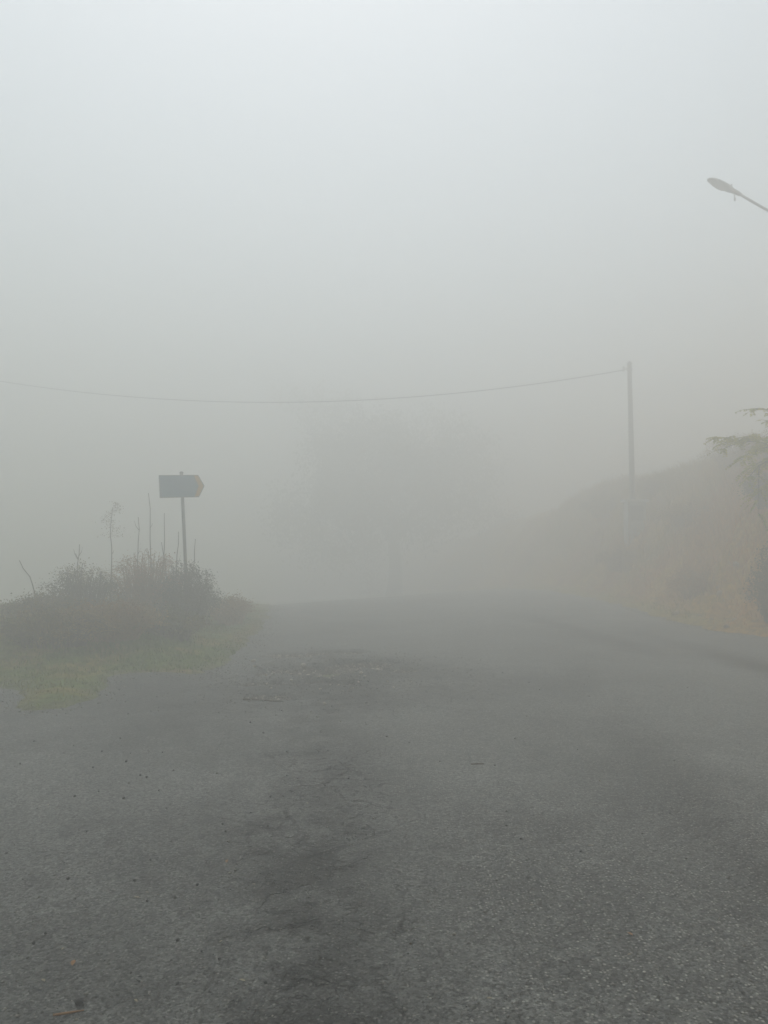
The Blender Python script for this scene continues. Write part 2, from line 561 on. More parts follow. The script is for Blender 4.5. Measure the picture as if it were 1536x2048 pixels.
# sink the sheet under the verges so that the soil covers its rim
deep = np.maximum(dv, db)
z = z - 0.25 * sstep(0.35, 0.9, deep)
f = grid_faces(len(rx_), len(ry_))
keep = (deep[f] < 1.1).any(1)
f = f[keep]
used, inv = np.unique(f, return_inverse=True)
f = inv.reshape(-1, 4)
me = np_mesh('road', np.stack([x, y, z], 1)[used], quads=f)
x, y, hole = x[used], y[used], hole[used]
n1, n2, n3 = fbm(x, y, 0.5, 4, 61), fbm(x, y, 1.6, 4, 63), fbm(x, y, 0.35, 3, 65)
xc = -0.12 - 0.08 * (y - 3) + 0.35 * (n1 - 0.5) * 2
n4 = fbm(x, y, 6.5, 4, 67)
strip = np.exp(-((x - xc + 0.45 * (n4 - 0.5)) / (0.24 + 0.022 * y)) ** 2) * sstep(10.5, 7.0, y)
tracks = np.exp(-((x - (3.85 - 0.11 * (y - 12) + 0.5 * (n1 - .5))) / 0.42) ** 2) * sstep(9.5, 12.0, y) * sstep(20, 16.5, y)
tracks2 = 0.9 * np.exp(-((x - (4.9 - 0.05 * (y - 9))) / 0.35) ** 2) * sstep(5, 9, y) * sstep(17, 12, y)
tracks3 = 0.45 * np.exp(-((x - (1.75 + 0.10 * (y - 4))) / 0.30) ** 2) * sstep(9, 5, y) * sstep(2.6, 4, y)
around = 0.30 * np.exp(-(((x + 0.6) / 1.8) ** 2 + ((y - 9.6) / 2.3) ** 2))
patch = 0.5 * sstep(0.54, 0.62, n1) * sstep(13, 8, y)
dark = np.clip(strip * (0.45 + 0.6 * sstep(0.35, 0.65, n4)) * 0.62 + tracks + tracks2 + tracks3 + around + 0.6 * patch + 0.5 * (n2 - 0.5) + 0.5 * (n4 - 0.5) + 0.38 * sstep(6.5, 2.6, y) - 0.15 * sstep(6, 9, y), -0.3, 1)
coarse = sstep(0.15, 0.75, x - xc - 0.15 + 0.9 * (n2 - 0.5)) * (0.55 + 0.9 * (n1 - 0.4)) + 0.12
coarse = np.clip(coarse * sstep(0.9, 0.3, tracks3) * (1 - 0.8 * sstep(0.3, 0.9, patch * 2)), 0, 1)
crack = np.clip(2.0 * strip * (0.6 + 1.2 * (n2 - 0.3)) * sstep(2.2, 2.8, y) * sstep(6.8, 4.5, y)
                + 1.15 * np.exp(-(((x + 0.4) / 1.7) ** 2 + ((y - 8.9) / 2.0) ** 2)) * (0.6 + 0.8 * n2), 0, 1)
for nm, arr in (('dark', dark), ('coarse', coarse), ('hole', hole), ('crack', crack)):
    a = me.attributes.new(nm, 'FLOAT', 'POINT')
    a.data.foreach_set('value', np.ascontiguousarray(arr, np.float32))
road = link('road', me, asphalt_material(), smooth=True)
tag(road, 'worn grey asphalt road with cracks, patches and potholes', kind='structure')


def gz_at(x, y):
    return float(land(np.array([x]), np.array([y]))[0][0])


def rz_at(x, y):
    return float(road_z(np.array([x]), np.array([y]))[0][0])


# ------------------------------------------------------------------ grass
def blades(name, xs, ys, zs, h, w, lean, cols, label):
    n = len(xs)
    az = RNG.random(n) * 2 * math.pi
    la = RNG.random(n) * 2 * math.pi
    dx, dy = np.cos(az) * w / 2, np.sin(az) * w / 2
    lx, ly = np.cos(la) * lean * h, np.sin(la) * lean * h
    v = np.empty((n, 5, 3))
    v[:, 0] = np.stack([xs - dx, ys - dy, zs - 0.02], 1)
    v[:, 1] = np.stack([xs + dx, ys + dy, zs - 0.02], 1)
    v[:, 2] = np.stack([xs + dx * .8 + lx * .35, ys + dy * .8 + ly * .35, zs + h * .6], 1)
    v[:, 3] = np.stack([xs - dx * .8 + lx * .35, ys - dy * .8 + ly * .35, zs + h * .6], 1)
    v[:, 4] = np.stack([xs + lx, ys + ly, zs + h * (1 - 0.3 * lean)], 1)
    b = np.arange(n)[:, None] * 5
    q = b + np.array([[0, 1, 2, 3]])
    t = b + np.array([[3, 2, 4]])
    me = np_mesh(name, v.reshape(-1, 3), tris=t, quads=q, tint=np.repeat(cols, 5, 0))
    o = link(name, me, M['blade'])
    tag(o, label, kind='stuff')
    return o


def scatter(x0, x1, y0, y1, n):
    return x0 + (x1 - x0) * RNG.random(n), y0 + (y1 - y0) * RNG.random(n)


def mixcol(a, b, t, var=0.3):
    c = np.array(a) * (1 - t[:, None]) + np.array(b) * t[:, None]
    return c * (1 - var + 2 * var * RNG.random((len(t), 1)))


G_GREEN, G_STRAW, G_RED, G_DARK = (0.095, 0.15, 0.012), (0.43, 0.28, 0.05), (0.42, 0.20, 0.04), (0.06, 0.075, 0.03)
# short grass on the verge
xs, ys = scatter(-9.5, -1.9, 7.2, 19, 80000)
zs, dv, db = land(xs, ys)
k = (dv > 0.03) & (RNG.random(len(xs)) < 0.35 + 0.9 * sstep(0.35, 0.6, fbm(xs, ys, 1.6, 3, 71)))
xs, ys, zs, dv = xs[k], ys[k], zs[k], dv[k]
dry = np.clip(1.5 * (fbm(xs, ys, 0.8, 4, 73) - 0.46) + 0.35 * RNG.random(len(xs)) - 0.05
              - 0.5 * np.exp(-(((xs + 3.0) / 0.9) ** 2 + ((ys - 10.8) / 1.1) ** 2)), 0, 1)
h = (0.025 + 0.055 * RNG.random(len(xs))) * (0.45 + 1.1 * sstep(0.2, 1.8, dv)) * (0.7 + 0.9 * fbm(xs, ys, 1.2, 3, 75))
blades('verge_grass', xs, ys, zs, h, 0.007 + 0.006 * RNG.random(len(xs)), 0.3 + 0.7 * RNG.random(len(xs)),
       mixcol(G_GREEN, (0.27, 0.19, 0.04), dry), 'short patchy green and straw grass on the verge under the brambles')
# dry grass over the bank
xs, ys = scatter(5.6, 17, 9, 36, 150000)
zs, dv, db = land(xs, ys)
k = (db > 0.12) & (RNG.random(len(xs)) < sstep(0.1, 1.3, db) * 0.8 + 0.2) & (RNG.random(len(xs)) < 0.3 + 1.2 * sstep(0.35, 0.6, fbm(xs, ys, 0.9, 3, 77)))
xs, ys, zs, db = xs[k], ys[k], zs[k], db[k]
dry = np.clip(0.75 + 0.6 * (fbm(xs, ys, 0.5, 4, 79) - 0.5) + 0.3 * (RNG.random(len(xs)) - 0.5) - 0.6 * sstep(0.7, 0.2, db), 0, 1)
cols = mixcol(G_GREEN, G_STRAW, dry)
rd = sstep(0.48, 0.62, fbm(xs, ys, 0.45, 4, 81))[:, None]
cols = cols * (1 - rd) + mixcol(G_RED, G_RED, dry) * rd
h = (0.10 + 0.28 * RNG.random(len(xs)) + 0.25 * sstep(2.2, 3.5, db) * RNG.random(len(xs))) * (0.25 + 0.85 * sstep(0.3, 2.0, db)) * (0.6 + 1.0 * fbm(xs, ys, 0.7, 3, 83))
blades('bank_grass', xs, ys, zs, h, 0.009 + 0.008 * RNG.random(len(xs)), 0.25 + 0.7 * RNG.random(len(xs)), cols,
       'long dry straw coloured grass covering the roadside bank')


# ------------------------------------------------------------------ shrubs and weeds
def leaf_quads(P, D, N, L, W, cols):
    """folded two-quad leaves: base P, direction D, face normal N"""
    n = len(P)
    D = D / (np.linalg.norm(D, axis=1, keepdims=True) + 1e-9)
    S = np.cross(D, N); S /= (np.linalg.norm(S, axis=1, keepdims=True) + 1e-9)
    Nn = np.cross(S, D)
    L, W = L[:, None], W[:, None]
    v = np.empty((n, 4, 3))
    v[:, 0] = P
    v[:, 1] = P + D * L * .45 + S * W * .5 + Nn * W * .12
    v[:, 2] = P + D * L
    v[:, 3] = P + D * L * .45 - S * W * .5 + Nn * W * .12
    b = np.arange(n)[:, None] * 4
    t = np.concatenate([b + np.array([[0, 1, 2]]), b + np.array([[0, 2, 3]])], 0)
    return v.reshape(-1, 3), t, np.repeat(cols, 4, 0)


def rand_dirs(n, up=0.0):
    d = RNG.normal(size=(n, 3))
    d[:, 2] += up
    return d / np.linalg.norm(d, axis=1, keepdims=True)


def shrub(name, label, cat, group, loc, rx, ry, h, canes, leaves, lsize, col_a, col_b, arch=0.8, stem_mat='twig', thick=0.008, seed=0):
    rs = random.Random(seed)
    root = empty(name, loc)
    tag(root, label, cat, group)
    st = MB()
    P, D = [], []
    for i in range(canes):
        a = rs.random() * 2 * math.pi
        rad = math.sqrt(rs.random())
        bx, by = math.cos(a) * rad * rx * 0.45, math.sin(a) * rad * ry * 0.45
        tx, ty = math.cos(a) * rad * rx, math.sin(a) * rad * ry
        hh = h * (0.55 + 0.5 * rs.random()) * math.sqrt(max(0.15, 1 - 0.75 * rad * rad))
        top = 0.55 + 0.35 * rs.random()
        pts = []
        n = 7
        w1, w2 = rs.uniform(-.08, .08), rs.uniform(-.08, .08)
        for k in range(n + 1):
            t = k / n
            zz = hh * (math.sin(min(t / top, 1.0) * math.pi / 2) - arch * max(0, t - top) ** 1.5 * 1.6)
            pts.append((bx + (tx - bx) * t ** 1.3 + w1 * math.sin(5 * t), by + (ty - by) * t ** 1.3 + w2 * math.sin(4 * t), zz - 0.05 * (k == 0)))
        rr = thick * rs.uniform(0.7, 1.3)
        st.tube(pts, [rr * (1 - 0.8 * k / n) for k in range(n + 1)], 3, False)
        pts = np.array(pts)
        m = max(2, leaves // canes)
        t = np.array([rs.random() ** 0.7 for _ in range(m)]) * (n - 0.01)
        i0 = t.astype(int)
        fr = (t - i0)[:, None]
        p = pts[i0] * (1 - fr) + pts[i0 + 1] * fr
        P.append(p + RNG.normal(size=p.shape) * np.array([0.07 * rx, 0.07 * ry, 0.05]))
        D.append(pts[i0 + 1] - pts[i0])
    st.build('stems', M[stem_mat], root)
    P = np.concatenate(P)
    P[:, 2] = np.maximum(P[:, 2], 0.02)
    d = rand_dirs(len(P), 0.1)
    L = lsize * (0.6 + 0.8 * RNG.random(len(P)))
    cl = sstep(0.35, 0.65, fbm(P[:, 0] + loc[0], P[:, 1] * 0.6 + P[:, 2] + loc[1], 1.8, 3, 90 + seed))
    cols = mixcol(col_a, col_b, np.clip(cl + 0.3 * (RNG.random(len(P)) - 0.5), 0, 1), 0.35)
    v, t, c = leaf_quads(P, d, rand_dirs(len(P), 0.6), L, L * (0.45 + 0.25 * RNG.random(len(P))), cols)
    link('foliage', np_mesh('foliage', v, tris=t, tint=c), M['leaf'], root)
    return root


BR_A, BR_B = (0.065, 0.066, 0.026), (0.22, 0.165, 0.065)
DRY_A, DRY_B = (0.24, 0.14, 0.06), (0.33, 0.23, 0.09)
GRP = 'bramble bushes on the verge'
SHRUBS = [
    # name, label, cat, x, y, rx, ry, h, canes, leaves, leaf size, colours
    ('bramble_bush', 'dark leafy bramble clump around the foot of the sign post', 'bush', GRP, -3.42, 13.5, 0.6, 0.65, 1.08, 170, 11000, .028, BR_A, (0.065, 0.065, 0.03), .9, 'twig'),
    ('bramble_bush', 'low dark bramble mound at the outer end of the verge, away from the road', 'bush', GRP, -5.2, 11.9, 0.8, 0.8, 0.48, 170, 9000, .028, BR_A, BR_B, .9, 'twig'),
    ('bramble_bush', 'grey-green bramble bush between the outer mound and the tall dry weeds', 'bush', GRP, -5.0, 12.9, 0.75, 0.75, 0.95, 160, 8500, .028, (0.10, 0.09, 0.035), (0.23, 0.18, 0.07), .8, 'twig'),
    ('dry_weed_clump', 'tall reddish brown withered weeds beside the sign post', 'weeds', 'withered weeds on the verge', -4.2, 13.6, 0.85, 0.7, 1.16, 320, 4800, .028, (0.32, 0.155, 0.07), (0.40, 0.27, 0.10), .25, 'straw'),
    ('dry_weed_clump', 'low brown withered weeds sprawling over the grass in front of the thicket', 'weeds', 'withered weeds on the verge', -3.75, 10.6, 0.85, 0.65, 0.50, 260, 5000, .03, DRY_A, DRY_B, .6, 'straw'),
    ('green_weed_clump', 'leafy olive green weeds at the front of the dry thicket', 'weeds', 'withered weeds on the verge', -3.2, 11.5, 0.65, 0.7, 0.45, 140, 5600, .03, (0.085, 0.09, 0.025), (0.19, 0.15, 0.045), .6, 'twig'),
    ('dry_weed_clump', 'reddish withered weeds on the road side of the dark bramble clump', 'weeds', 'withered weeds on the verge', -2.95, 14.9, 0.5, 1.2, 0.52, 260, 3800, .028, (0.27, 0.14, 0.07), DRY_B, .35, 'straw'),
    ('bramble_bush', 'low bramble tangle creeping out over the grass tip of the verge', 'bush', GRP, -4.3, 10.1, 0.9, 0.75, 0.44, 190, 8500, .028, (0.11, 0.095, 0.035), (0.27, 0.19, 0.075), .9, 'twig'),
]
for i, (nm, lb, ct, gp, x, y, rx, ry, h, cn, lv, ls, ca, cb, ar, sm) in enumerate(SHRUBS):
    shrub(nm, lb, ct, gp, (x, y, gz_at(x, y)), rx, ry, h, cn, lv, ls, ca, cb, ar, sm, seed=i + 1)


def stalk(label, x, y, top, dx, twigs, seed, head=False):
    rs = random.Random(seed)
    z0 = gz_at(x, y)
    hh = top - z0
    root = empty('dry_stalk', (x, y, z0))
    tag(root, label, 'stalk', 'dry stalks standing above the thicket')
    pts = [(dx * t ** 1.4 + 0.015 * math.sin(7 * t + seed), 0.05 * t * rs.uniform(-1, 1), hh * t - 0.03) for t in [k / 8 for k in range(9)]]
    s = MB()
    s.tube(pts, [0.013 * (1 - 0.6 * k / 8) for k in range(9)], 5)
    s.build('stem', M['twig'], root)
    for k in range(twigs):
        t = rs.uniform(0.45, 0.9)
        p = np.array([np.interp(t, np.linspace(0, 1, 9), [q[c] for q in pts]) for c in range(3)])
        a = rs.choice((0, math.pi)) + rs.uniform(-.6, .6)
        ln = rs.uniform(0.08, 0.22)
        q = MB()
        q.tube([p, p + np.array([math.cos(a) * ln * .35, math.sin(a) * ln * .3, ln * .45]), p + np.array([math.cos(a) * ln * .5, math.sin(a) * ln * .4, ln])], [0.006, 0.004, 0.002], 4)
        q.build('twig', M['twig'], root)
    if head:
        n = 420
        tt = RNG.random(n)
        P = np.stack([dx + 0.13 * RNG.normal(size=n) * (1.1 - tt) + 0.10 * np.sin(tt * 9), 0.11 * RNG.normal(size=n), hh * (0.70 + 0.33 * tt)], 1)
        v, t, c = leaf_quads(P, rand_dirs(n, .5), rand_dirs(n), 0.018 + 0.02 * RNG.random(n), 0.009 + 0.008 * RNG.random(n), mixcol((0.26, 0.23, 0.15), (0.33, 0.28, 0.19), RNG.random(n)))
        tag(link('seed_head', np_mesh('seed_head', v, tris=t, tint=c), M['blade'], root), kind='stuff')
    return root


for a in [('tallest bare dry stalk, leaning towards the far side of the sign', -4.18, 14.0, 2.56, -0.12, 3, 1, False),
          ('straight bare dry stalk standing nearest the sign post', -4.02, 14.1, 2.2, -0.02, 0, 2, False),
          ('bare dry stalk, shorter and beside the tallest one, with side twigs', -4.46, 13.9, 2.12, 0.03, 4, 3, False),
          ('short crooked dry stalk bent towards the sign post', -3.84, 13.8, 1.66, -0.14, 1, 4, False),
          ('tall pale weed topped by a loose feathery seed head', -4.97, 14.0, 2.30, 0.02, 2, 5, True),
          ('dark tapering weed spire rising from the grey-green bramble', -5.25, 13.2, 1.62, 0.03, 5, 6, False),
          ('thin dry stalk leaning against the sign post', -3.68, 13.7, 1.85, 0.02, 1, 7, False),
          ('slender dry stalk on the road side of the sign post', -3.42, 13.7, 1.72, 0.05, 1, 8, False),
          ('bent bramble shoot arching out of the low dark mound', -5.3, 12.1, 1.36, -0.42, 0, 9, False)]:
    stalk(*a)

# scrub on the bank
SCR = 'scrub on the bank'
for i, (nm, lb, x, y, rx, ry, h, cn, lv, ls, ca, cb, sm) in enumerate([
    ('scrub_bush', 'dark green scrub at the foot of the leaning roadside tree', 7.05, 13.9, 0.48, 0.6, 1.45, 60, 2600, .06, (0.045, 0.06, 0.03), (0.09, 0.10, 0.05), 'twig'),
    ('scrub_bush', 'reddish brown scrub low on the bank beyond the bare soil', 7.2, 17.6, 0.9, 1.2, 0.75, 90, 2200, .05, (0.29, 0.12, 0.035), (0.32, 0.19, 0.06), 'straw'),
    ('scrub_bush', 'olive scrub halfway up the bank behind the tree', 8.4, 16.5, 0.8, 0.9, 0.9, 70, 2600, .06, (0.10, 0.10, 0.05), (0.17, 0.15, 0.08), 'twig'),
    ('scrub_bush', 'tawny scrub on top of the bank above the bare soil', 9.6, 18.4, 1.3, 1.0, 0.8, 100, 2600, .06, (0.30, 0.19, 0.06), (0.36, 0.24, 0.07), 'straw'),
    ('scrub_bush', 'brown scrub on the slope below the concrete block', 7.5, 24.3, 0.9, 1.1, 0.8, 80, 2000, .06, (0.22, 0.13, 0.06), (0.28, 0.19, 0.08), 'straw'),
    ('scrub_bush', 'grey-brown scrub on the crest just past the utility pole', 8.6, 29.5, 1.2, 1.3, 0.9, 80, 2000, .06, (0.22, 0.16, 0.10), (0.28, 0.22, 0.13), 'straw'),
    ('scrub_bush', 'ragged brown scrub along the crest between the pole and the street lamp', 10.4, 22.5, 1.1, 1.8, 0.9, 90, 2400, .06, (0.24, 0.14, 0.06), (0.33, 0.22, 0.08), 'straw'),
    ('scrub_bush', 'small tawny tuft of scrub on the crest right beside the utility pole', 9.2, 26.6, 0.6, 0.7, 0.8, 60, 1400, .06, (0.24, 0.15, 0.06), (0.33, 0.22, 0.08), 'straw'),
    ('scrub_bush', 'wide tawny scrub on the bank between the pole and the olive scrub', 8.6, 21.6, 1.0, 1.6, 0.7, 90, 2400, .06, (0.27, 0.17, 0.06), (0.34, 0.23, 0.07), 'straw')]):
    shrub(nm, lb, 'bush', SCR, (x, y, gz_at(x, y)), rx, ry, h, int(cn * 1.6), int(lv * 1.7), ls * .7, ca, cb, .6, sm, seed=40 + i)


# ------------------------------------------------------------------ trees
def grow(st, P, D, p, d, r, ln, depth, rs, droop, out):
    n = 5
    pts, rad = [np.array(p)], [r]
    q, dd = np.array(p, float), np.array(d, float)
    for k in range(n):
        dd = dd + np.array([rs.gauss(0, .16), rs.gauss(0, .16), rs.gauss(0, .1) + droop])
        dd /= np.linalg.norm(dd)
        q = q + dd * ln / n
        pts.append(q.copy()); rad.append(r * (1 - 0.55 * (k + 1) / n))
        if depth <= 1:
            P.append(q.copy()); D.append(dd.copy())
    st.tube(pts, rad, 6 if depth > 2 else 4, False)
    if depth == 0:
        return
    for k in range(out):
        t = rs.randint(2, n)
        a = np.array([rs.gauss(0, 1), rs.gauss(0, 1), rs.gauss(0.15, .6)])
        a /= np.linalg.norm(a)
        nd = dd * 0.55 + a * 0.85
        nd /= np.linalg.norm(nd)
        grow(st, P, D, pts[t], nd, rad[t] * 0.62, ln * rs.uniform(.6, .82), depth - 1, rs, droop, out)


def broad_tree(name, label, loc, height, spread, seed, per=26, col_a=(0.035, 0.045, 0.022), col_b=(0.09, 0.10, 0.045), lsize=0.16):
    rs = random.Random(seed)
    root = empty(name, loc)
    tag(root, label, 'tree', 'trees down the road beyond the crest')
    tr = MB()
    ht = height * 0.24
    pts = [(0.1 * math.sin(k), 0.08 * math.cos(k * 1.3), ht * k / 5 - 0.2 * (k == 0)) for k in range(6)]
    tr.tube(pts, [height * .032 * (1.35 if k == 0 else 1 - .07 * k) for k in range(6)], 10)
    tr.build('trunk', M['bark'], root, True)
    st = MB()
    P, D = [], []
    for i in range(7):
        a = 2 * math.pi * i / 7 + rs.uniform(-.3, .3)
        el = rs.uniform(.35, 1.15) if i else 1.5
        d = np.array([math.cos(a) * math.cos(el) * spread, math.sin(a) * math.cos(el) * spread, math.sin(el)])
        d /= np.linalg.norm(d)
        z0 = ht * rs.uniform(.55, 1.0)
        grow(st, P, D, (pts[-1][0] * z0 / ht, pts[-1][1] * z0 / ht, z0 - .05), d, height * .016, height * .27 * rs.uniform(.8, 1.15), 3, rs, 0.0, 3)
    st.build('limbs', M['bark'], root)
    P = np.repeat(np.array(P), per, 0)
    P = P + RNG.normal(size=P.shape) * 0.36
    n = len(P)
    cols = mixcol(col_a, col_b, np.clip(fbm(P[:, 0], P[:, 2], 1.1, 3, 95) + .3 * (RNG.random(n) - .5), 0, 1), .3)
    L = lsize * (.6 + .8 * RNG.random(n))
    v, t, c = leaf_quads(P, rand_dirs(n), rand_dirs(n, .6), L, L * .6, cols)
    link('crown', np_mesh('crown', v, tris=t, tint=c), M['leaf'], root)
    return root


zt = gz_at(0.6, 47.0)
far = broad_tree('broadleaf_tree', 'large round-crowned tree barely showing through the fog down the road', (0.6, 47.0, zt), 14.0, 1.35, 12, per=30, lsize=0.17)
crown = [c for c in far.children if c.name.startswith('crown')][0]
co = np.empty(len(crown.data.vertices) * 3, np.float32)
crown.data.vertices.foreach_get('co', co)
co = co.reshape(-1, 3)
k_ = (12.9 - zt) / co[:, 2].max()
far.scale = (k_ * 0.7, k_ * 0.7, k_)


def acacia():
    """small roadside tree with drooping pinnate leaves"""
    rs = random.Random(8)
    bx, by = 7.55, 14.0
    loc = (bx, by, gz_at(bx, by) - 0.05)
    root = empty('acacia_tree', loc)
    tag(root, 'small leaning tree with drooping feathery compound leaves at the foot of the bank', 'tree')
    tr = MB()
    tp = [(0, 0, -0.1), (-0.06, 0.02, 0.6), (-0.05, -0.05, 1.2), (0.05, -0.1, 1.8), (0.15, -0.15, 2.4), (0.35, -0.2, 3.1)]
    tr.tube(tp, [.12, .095, .085, .075, .06, .04], 10)
    tr.build('trunk', M['bark'], root, True)
    st = MB()
    tips = []

    def limb(p0, p1, p2, p3, r, tw):
        ts = np.linspace(0, 1, 9)
        b = [((1 - t) ** 3 * np.array(p0) + 3 * (1 - t) ** 2 * t * np.array(p1) + 3 * (1 - t) * t * t * np.array(p2) + t ** 3 * np.array(p3)) for t in ts]
        st.tube(b, [r * (1 - .85 * t) for t in ts], 5, False)
        for k in range(2, 9):
            tips.append((b[k], b[k] - b[k - 1], k / 8))
        for k in range(tw):
            i = rs.randint(3, 8)
            d = b[i] - b[i - 1]
            d /= np.linalg.norm(d)
            d = d * .8 + np.array([rs.gauss(0, .5), rs.gauss(0, .5), rs.gauss(-.05, .3)])
            d /= np.linalg.norm(d)
            ln = rs.uniform(.3, .7)
            tb = [b[i] + d * ln * t + np.array([0, 0, -.25 * ln * t * t]) for t in (0, .25, .5, .75, 1)]
            st.tube(tb, [.007 * (1 - .7 * t) for t in (0, .25, .5, .75, 1)], 4, False)
            for j in range(1, 5):
                tips.append((tb[j], tb[j] - tb[j - 1], .5 + .5 * j / 4))

    z0 = loc[2]
    # limbs hanging out over the road (ends given in metres from the trunk foot)
    W = lambda x, y, z: (x - bx, y - by, z - z0)
    limb(tp[3], W(7.3, 13.7, 3.2), W(6.6, 13.2, 3.62), W(5.72, 12.9, 3.2), .026, 6)
    limb(tp[3], W(7.3, 13.6, 3.0), W(6.7, 13.1, 3.35), W(6.1, 12.8, 2.72), .023, 5)
    limb(tp[3], W(7.2, 13.4, 3.1), W(6.8, 13.0, 3.5), W(6.0, 12.6, 3.05), .02, 5)
    limb(tp[4], W(7.4, 13.8, 3.7), W(6.9, 13.5, 4.1), W(6.35, 13.2, 3.92), .022, 1)
    limb(tp[2], W(7.3, 13.5, 2.7), W(6.9, 13.2, 3.0), W(6.5, 12.9, 2.55), .022, 3)
    for i in range(11):
        a = rs.uniform(-1.9, 1.9)
        ln = rs.uniform(.9, 1.7)
        s = tp[rs.randint(2, 5)]
        d = np.array([math.cos(a), math.sin(a), 0])
        limb(s, np.array(s) + d * ln * .35 + np.array([0, 0, .5]), np.array(s) + d * ln * .75 + np.array([0, 0, .6]), np.array(s) + d * ln + np.array([0, 0, rs.uniform(-.1, .5)]), .025, 5)
    st.build('limbs', M['bark'], root)
    # pinnate leaves: paired leaflets along a hanging midrib
    P, D, N, L, C = [], [], [], [], []
    rib = MB()
    for p, d, t in tips:
        for j in range(3 if t > .3 else 1):
            d0 = d / np.linalg.norm(d)
            side = np.cross(d0, (0, 0, 1)); side /= np.linalg.norm(side) + 1e-9
            s = rs.choice((-1, 1))
            dd = d0 * .55 + side * s * rs.uniform(.4, .9) + np.array([0, 0, rs.uniform(-.25, .35)])
            dd /= np.linalg.norm(dd)
            ln = rs.uniform(.16, .27)
            m = 7
            pts = []
            col = np.array((0.26, 0.28, 0.03)) * (1 - (q := rs.random() * .8)) + np.array((0.50, 0.42, 0.05)) * q
            for k in range(m + 1):
                u = k / m
                c = np.array(p) + dd * ln * u + np.array([0, 0, -.35 * ln * u * u])
                pts.append(c)
                if k == 0:
                    continue
                tang = dd + np.array([0, 0, -.7 * u]); tang /= np.linalg.norm(tang)
                sd = np.cross(tang, (0, 0, 1)); sd /= np.linalg.norm(sd) + 1e-9
                for sg in (-1, 1):
                    P.append(c); D.append(sd * sg + tang * .35 + np.array([0, 0, -.25]))
                    N.append((rs.gauss(0, .6), rs.gauss(-.5, .6), .8)); L.append(rs.uniform(.04, .065)); C.append(col * rs.uniform(.75, 1.25))
            rib.tube([pts[0], pts[4], pts[7]], [.0025, .002, .001], 3, False)
    tag(rib.build('leaf_midribs', M['twig'], root), kind='stuff')
    L = np.array(L)
    v, t, c = leaf_quads(np.array(P), np.array(D), np.array(N, float), L, L * .6, np.array(C))
    link('crown', np_mesh('crown', v, tris=t, tint=c), M['leaf'], root)


acacia()


# ------------------------------------------------------------------ arrow sign
def arrow_sign():
    x, y = -3.545, 14.0
    z0 = gz_at(x, y)
    root = empty('arrow_sign', (x, y, z0))
    root.rotation_euler = (0, R(-3.3), 0)
    tag(root, 'faded blue arrow-shaped road sign with amber tip on a leaning steel post', 'road sign')
    H = 2.9 - z0
    p = MB(); p.tube([(0, 0, -0.25), (0, 0, H)], [.03, .03], 14)
    p.build('post', M['galv'], root, True)
    c = MB(); c.tube([(0, 0, H - .002), (0, 0, H + .018), (0, 0, H + .028)], [.034, .034, .018], 14)
    c.build('post_cap', M['galv'], root)
    yaw = R(27)
    zc = H - .245
    hw0, hw1, tip, hh = -.415, .29, .40, .205

    def plate(outline, y0, y1):
        m = MB()
        n = len(outline)
        vs = []
        for yy in (y0, y1):
            for (u, w) in outline:
                vs.append((u * math.cos(yaw) - yy * math.sin(yaw), u * math.sin(yaw) + yy * math.cos(yaw), zc + w))
        m.add(vs, [tuple(range(n)), tuple(range(2 * n - 1, n - 1, -1))] + [(i, i + n, (i + 1) % n + n, (i + 1) % n) for i in range(n)])
        return m
    full = [(hw0, -hh), (hw1, -hh), (tip, 0), (hw1, hh), (hw0, hh)]
    b = plate(full, -.052, -.036).build('board', M['sign_back'], root)
    plate([(hw0 + .012, -hh + .012), (.20, -hh + .012), (.275, 0), (.20, hh - .012), (hw0 + .012, hh - .012)], -.055, -.052).build('blue_panel', M['sign_blue'], b)
    plate([(.215, -hh + .012), (hw1 - .004, -hh + .012), (tip - .014, 0), (hw1 - .004, hh - .012), (.215, hh - .012), (.29, 0)], -.055, -.052).build('amber_tip', M['sign_amber'], b)
    for w in (-.12, .12):
        k = MB(); k.tube([(0, 0, zc + w - .02), (0, 0, zc + w + .02)], [.037, .037], 14)
        k.build('clamp', M['galv'], root)
        r = plate([(hw0 + .06, w - .015), (hw1 - .05, w - .015), (hw1 - .05, w + .015), (hw0 + .06, w + .015)], -.036, -.029)
        r.build('back_rail', M['sign_back'], root)


arrow_sign()


# ------------------------------------------------------------------ utility poles and cable
def utility_pole(label, x, y, top, lean, side, low=None):
    z0 = low if low is not None else gz_at(x, y)
    root = empty('utility_pole', (x, y, z0))
    root.rotation_euler = (0, R(lean), 0)
    tag(root, label, 'utility pole', 'utility poles carrying the cable')
    H = top - z0
    p = MB(); p.tube([(0, 0, -0.5), (0, 0, H * .5), (0, 0, H)], [.098, .086, .072], 14)
    p.build('pole', M['wood_pole'], root, True)
    c = MB(); c.tube([(0, 0, H - .003), (0, 0, H + .05), (0, 0, H + .11)], [.094, .08, .02], 12)
    c.build('pole_cap', M['galv'], root)
    b = MB(); b.box((side * .13, 0, H - .16), (.16, .03, .03))
    b.build('bracket', M['galv'], root)
    i = MB(); i.tube([(side * .205, 0, H - .25), (side * .205, 0, H - .2), (side * .205, 0, H - .15), (side * .205, 0, H - .1), (side * .205, 0, H - .06)], [.02, .045, .028, .042, .015], 10)
    i.build('insulator', M['porcelain'], root, True)
    k = MB(); k.tube([(0, 0, H - .19), (0, 0, H - .13)], [.1, .1], 14)
    k.build('band', M['galv'], root)
    return root


PX, PY, PTOP = 8.42, 26.0, 7.82
LX, LY, LTOP = -22.5, 30.0, 9.9
utility_pole('round utility pole standing on the crest of the bank above a concrete block', PX, PY, PTOP, -0.4, -1)
utility_pole('round utility pole at the far end of the sagging cable, down past the bramble verge', LX, LY, LTOP, 0.5, 1)

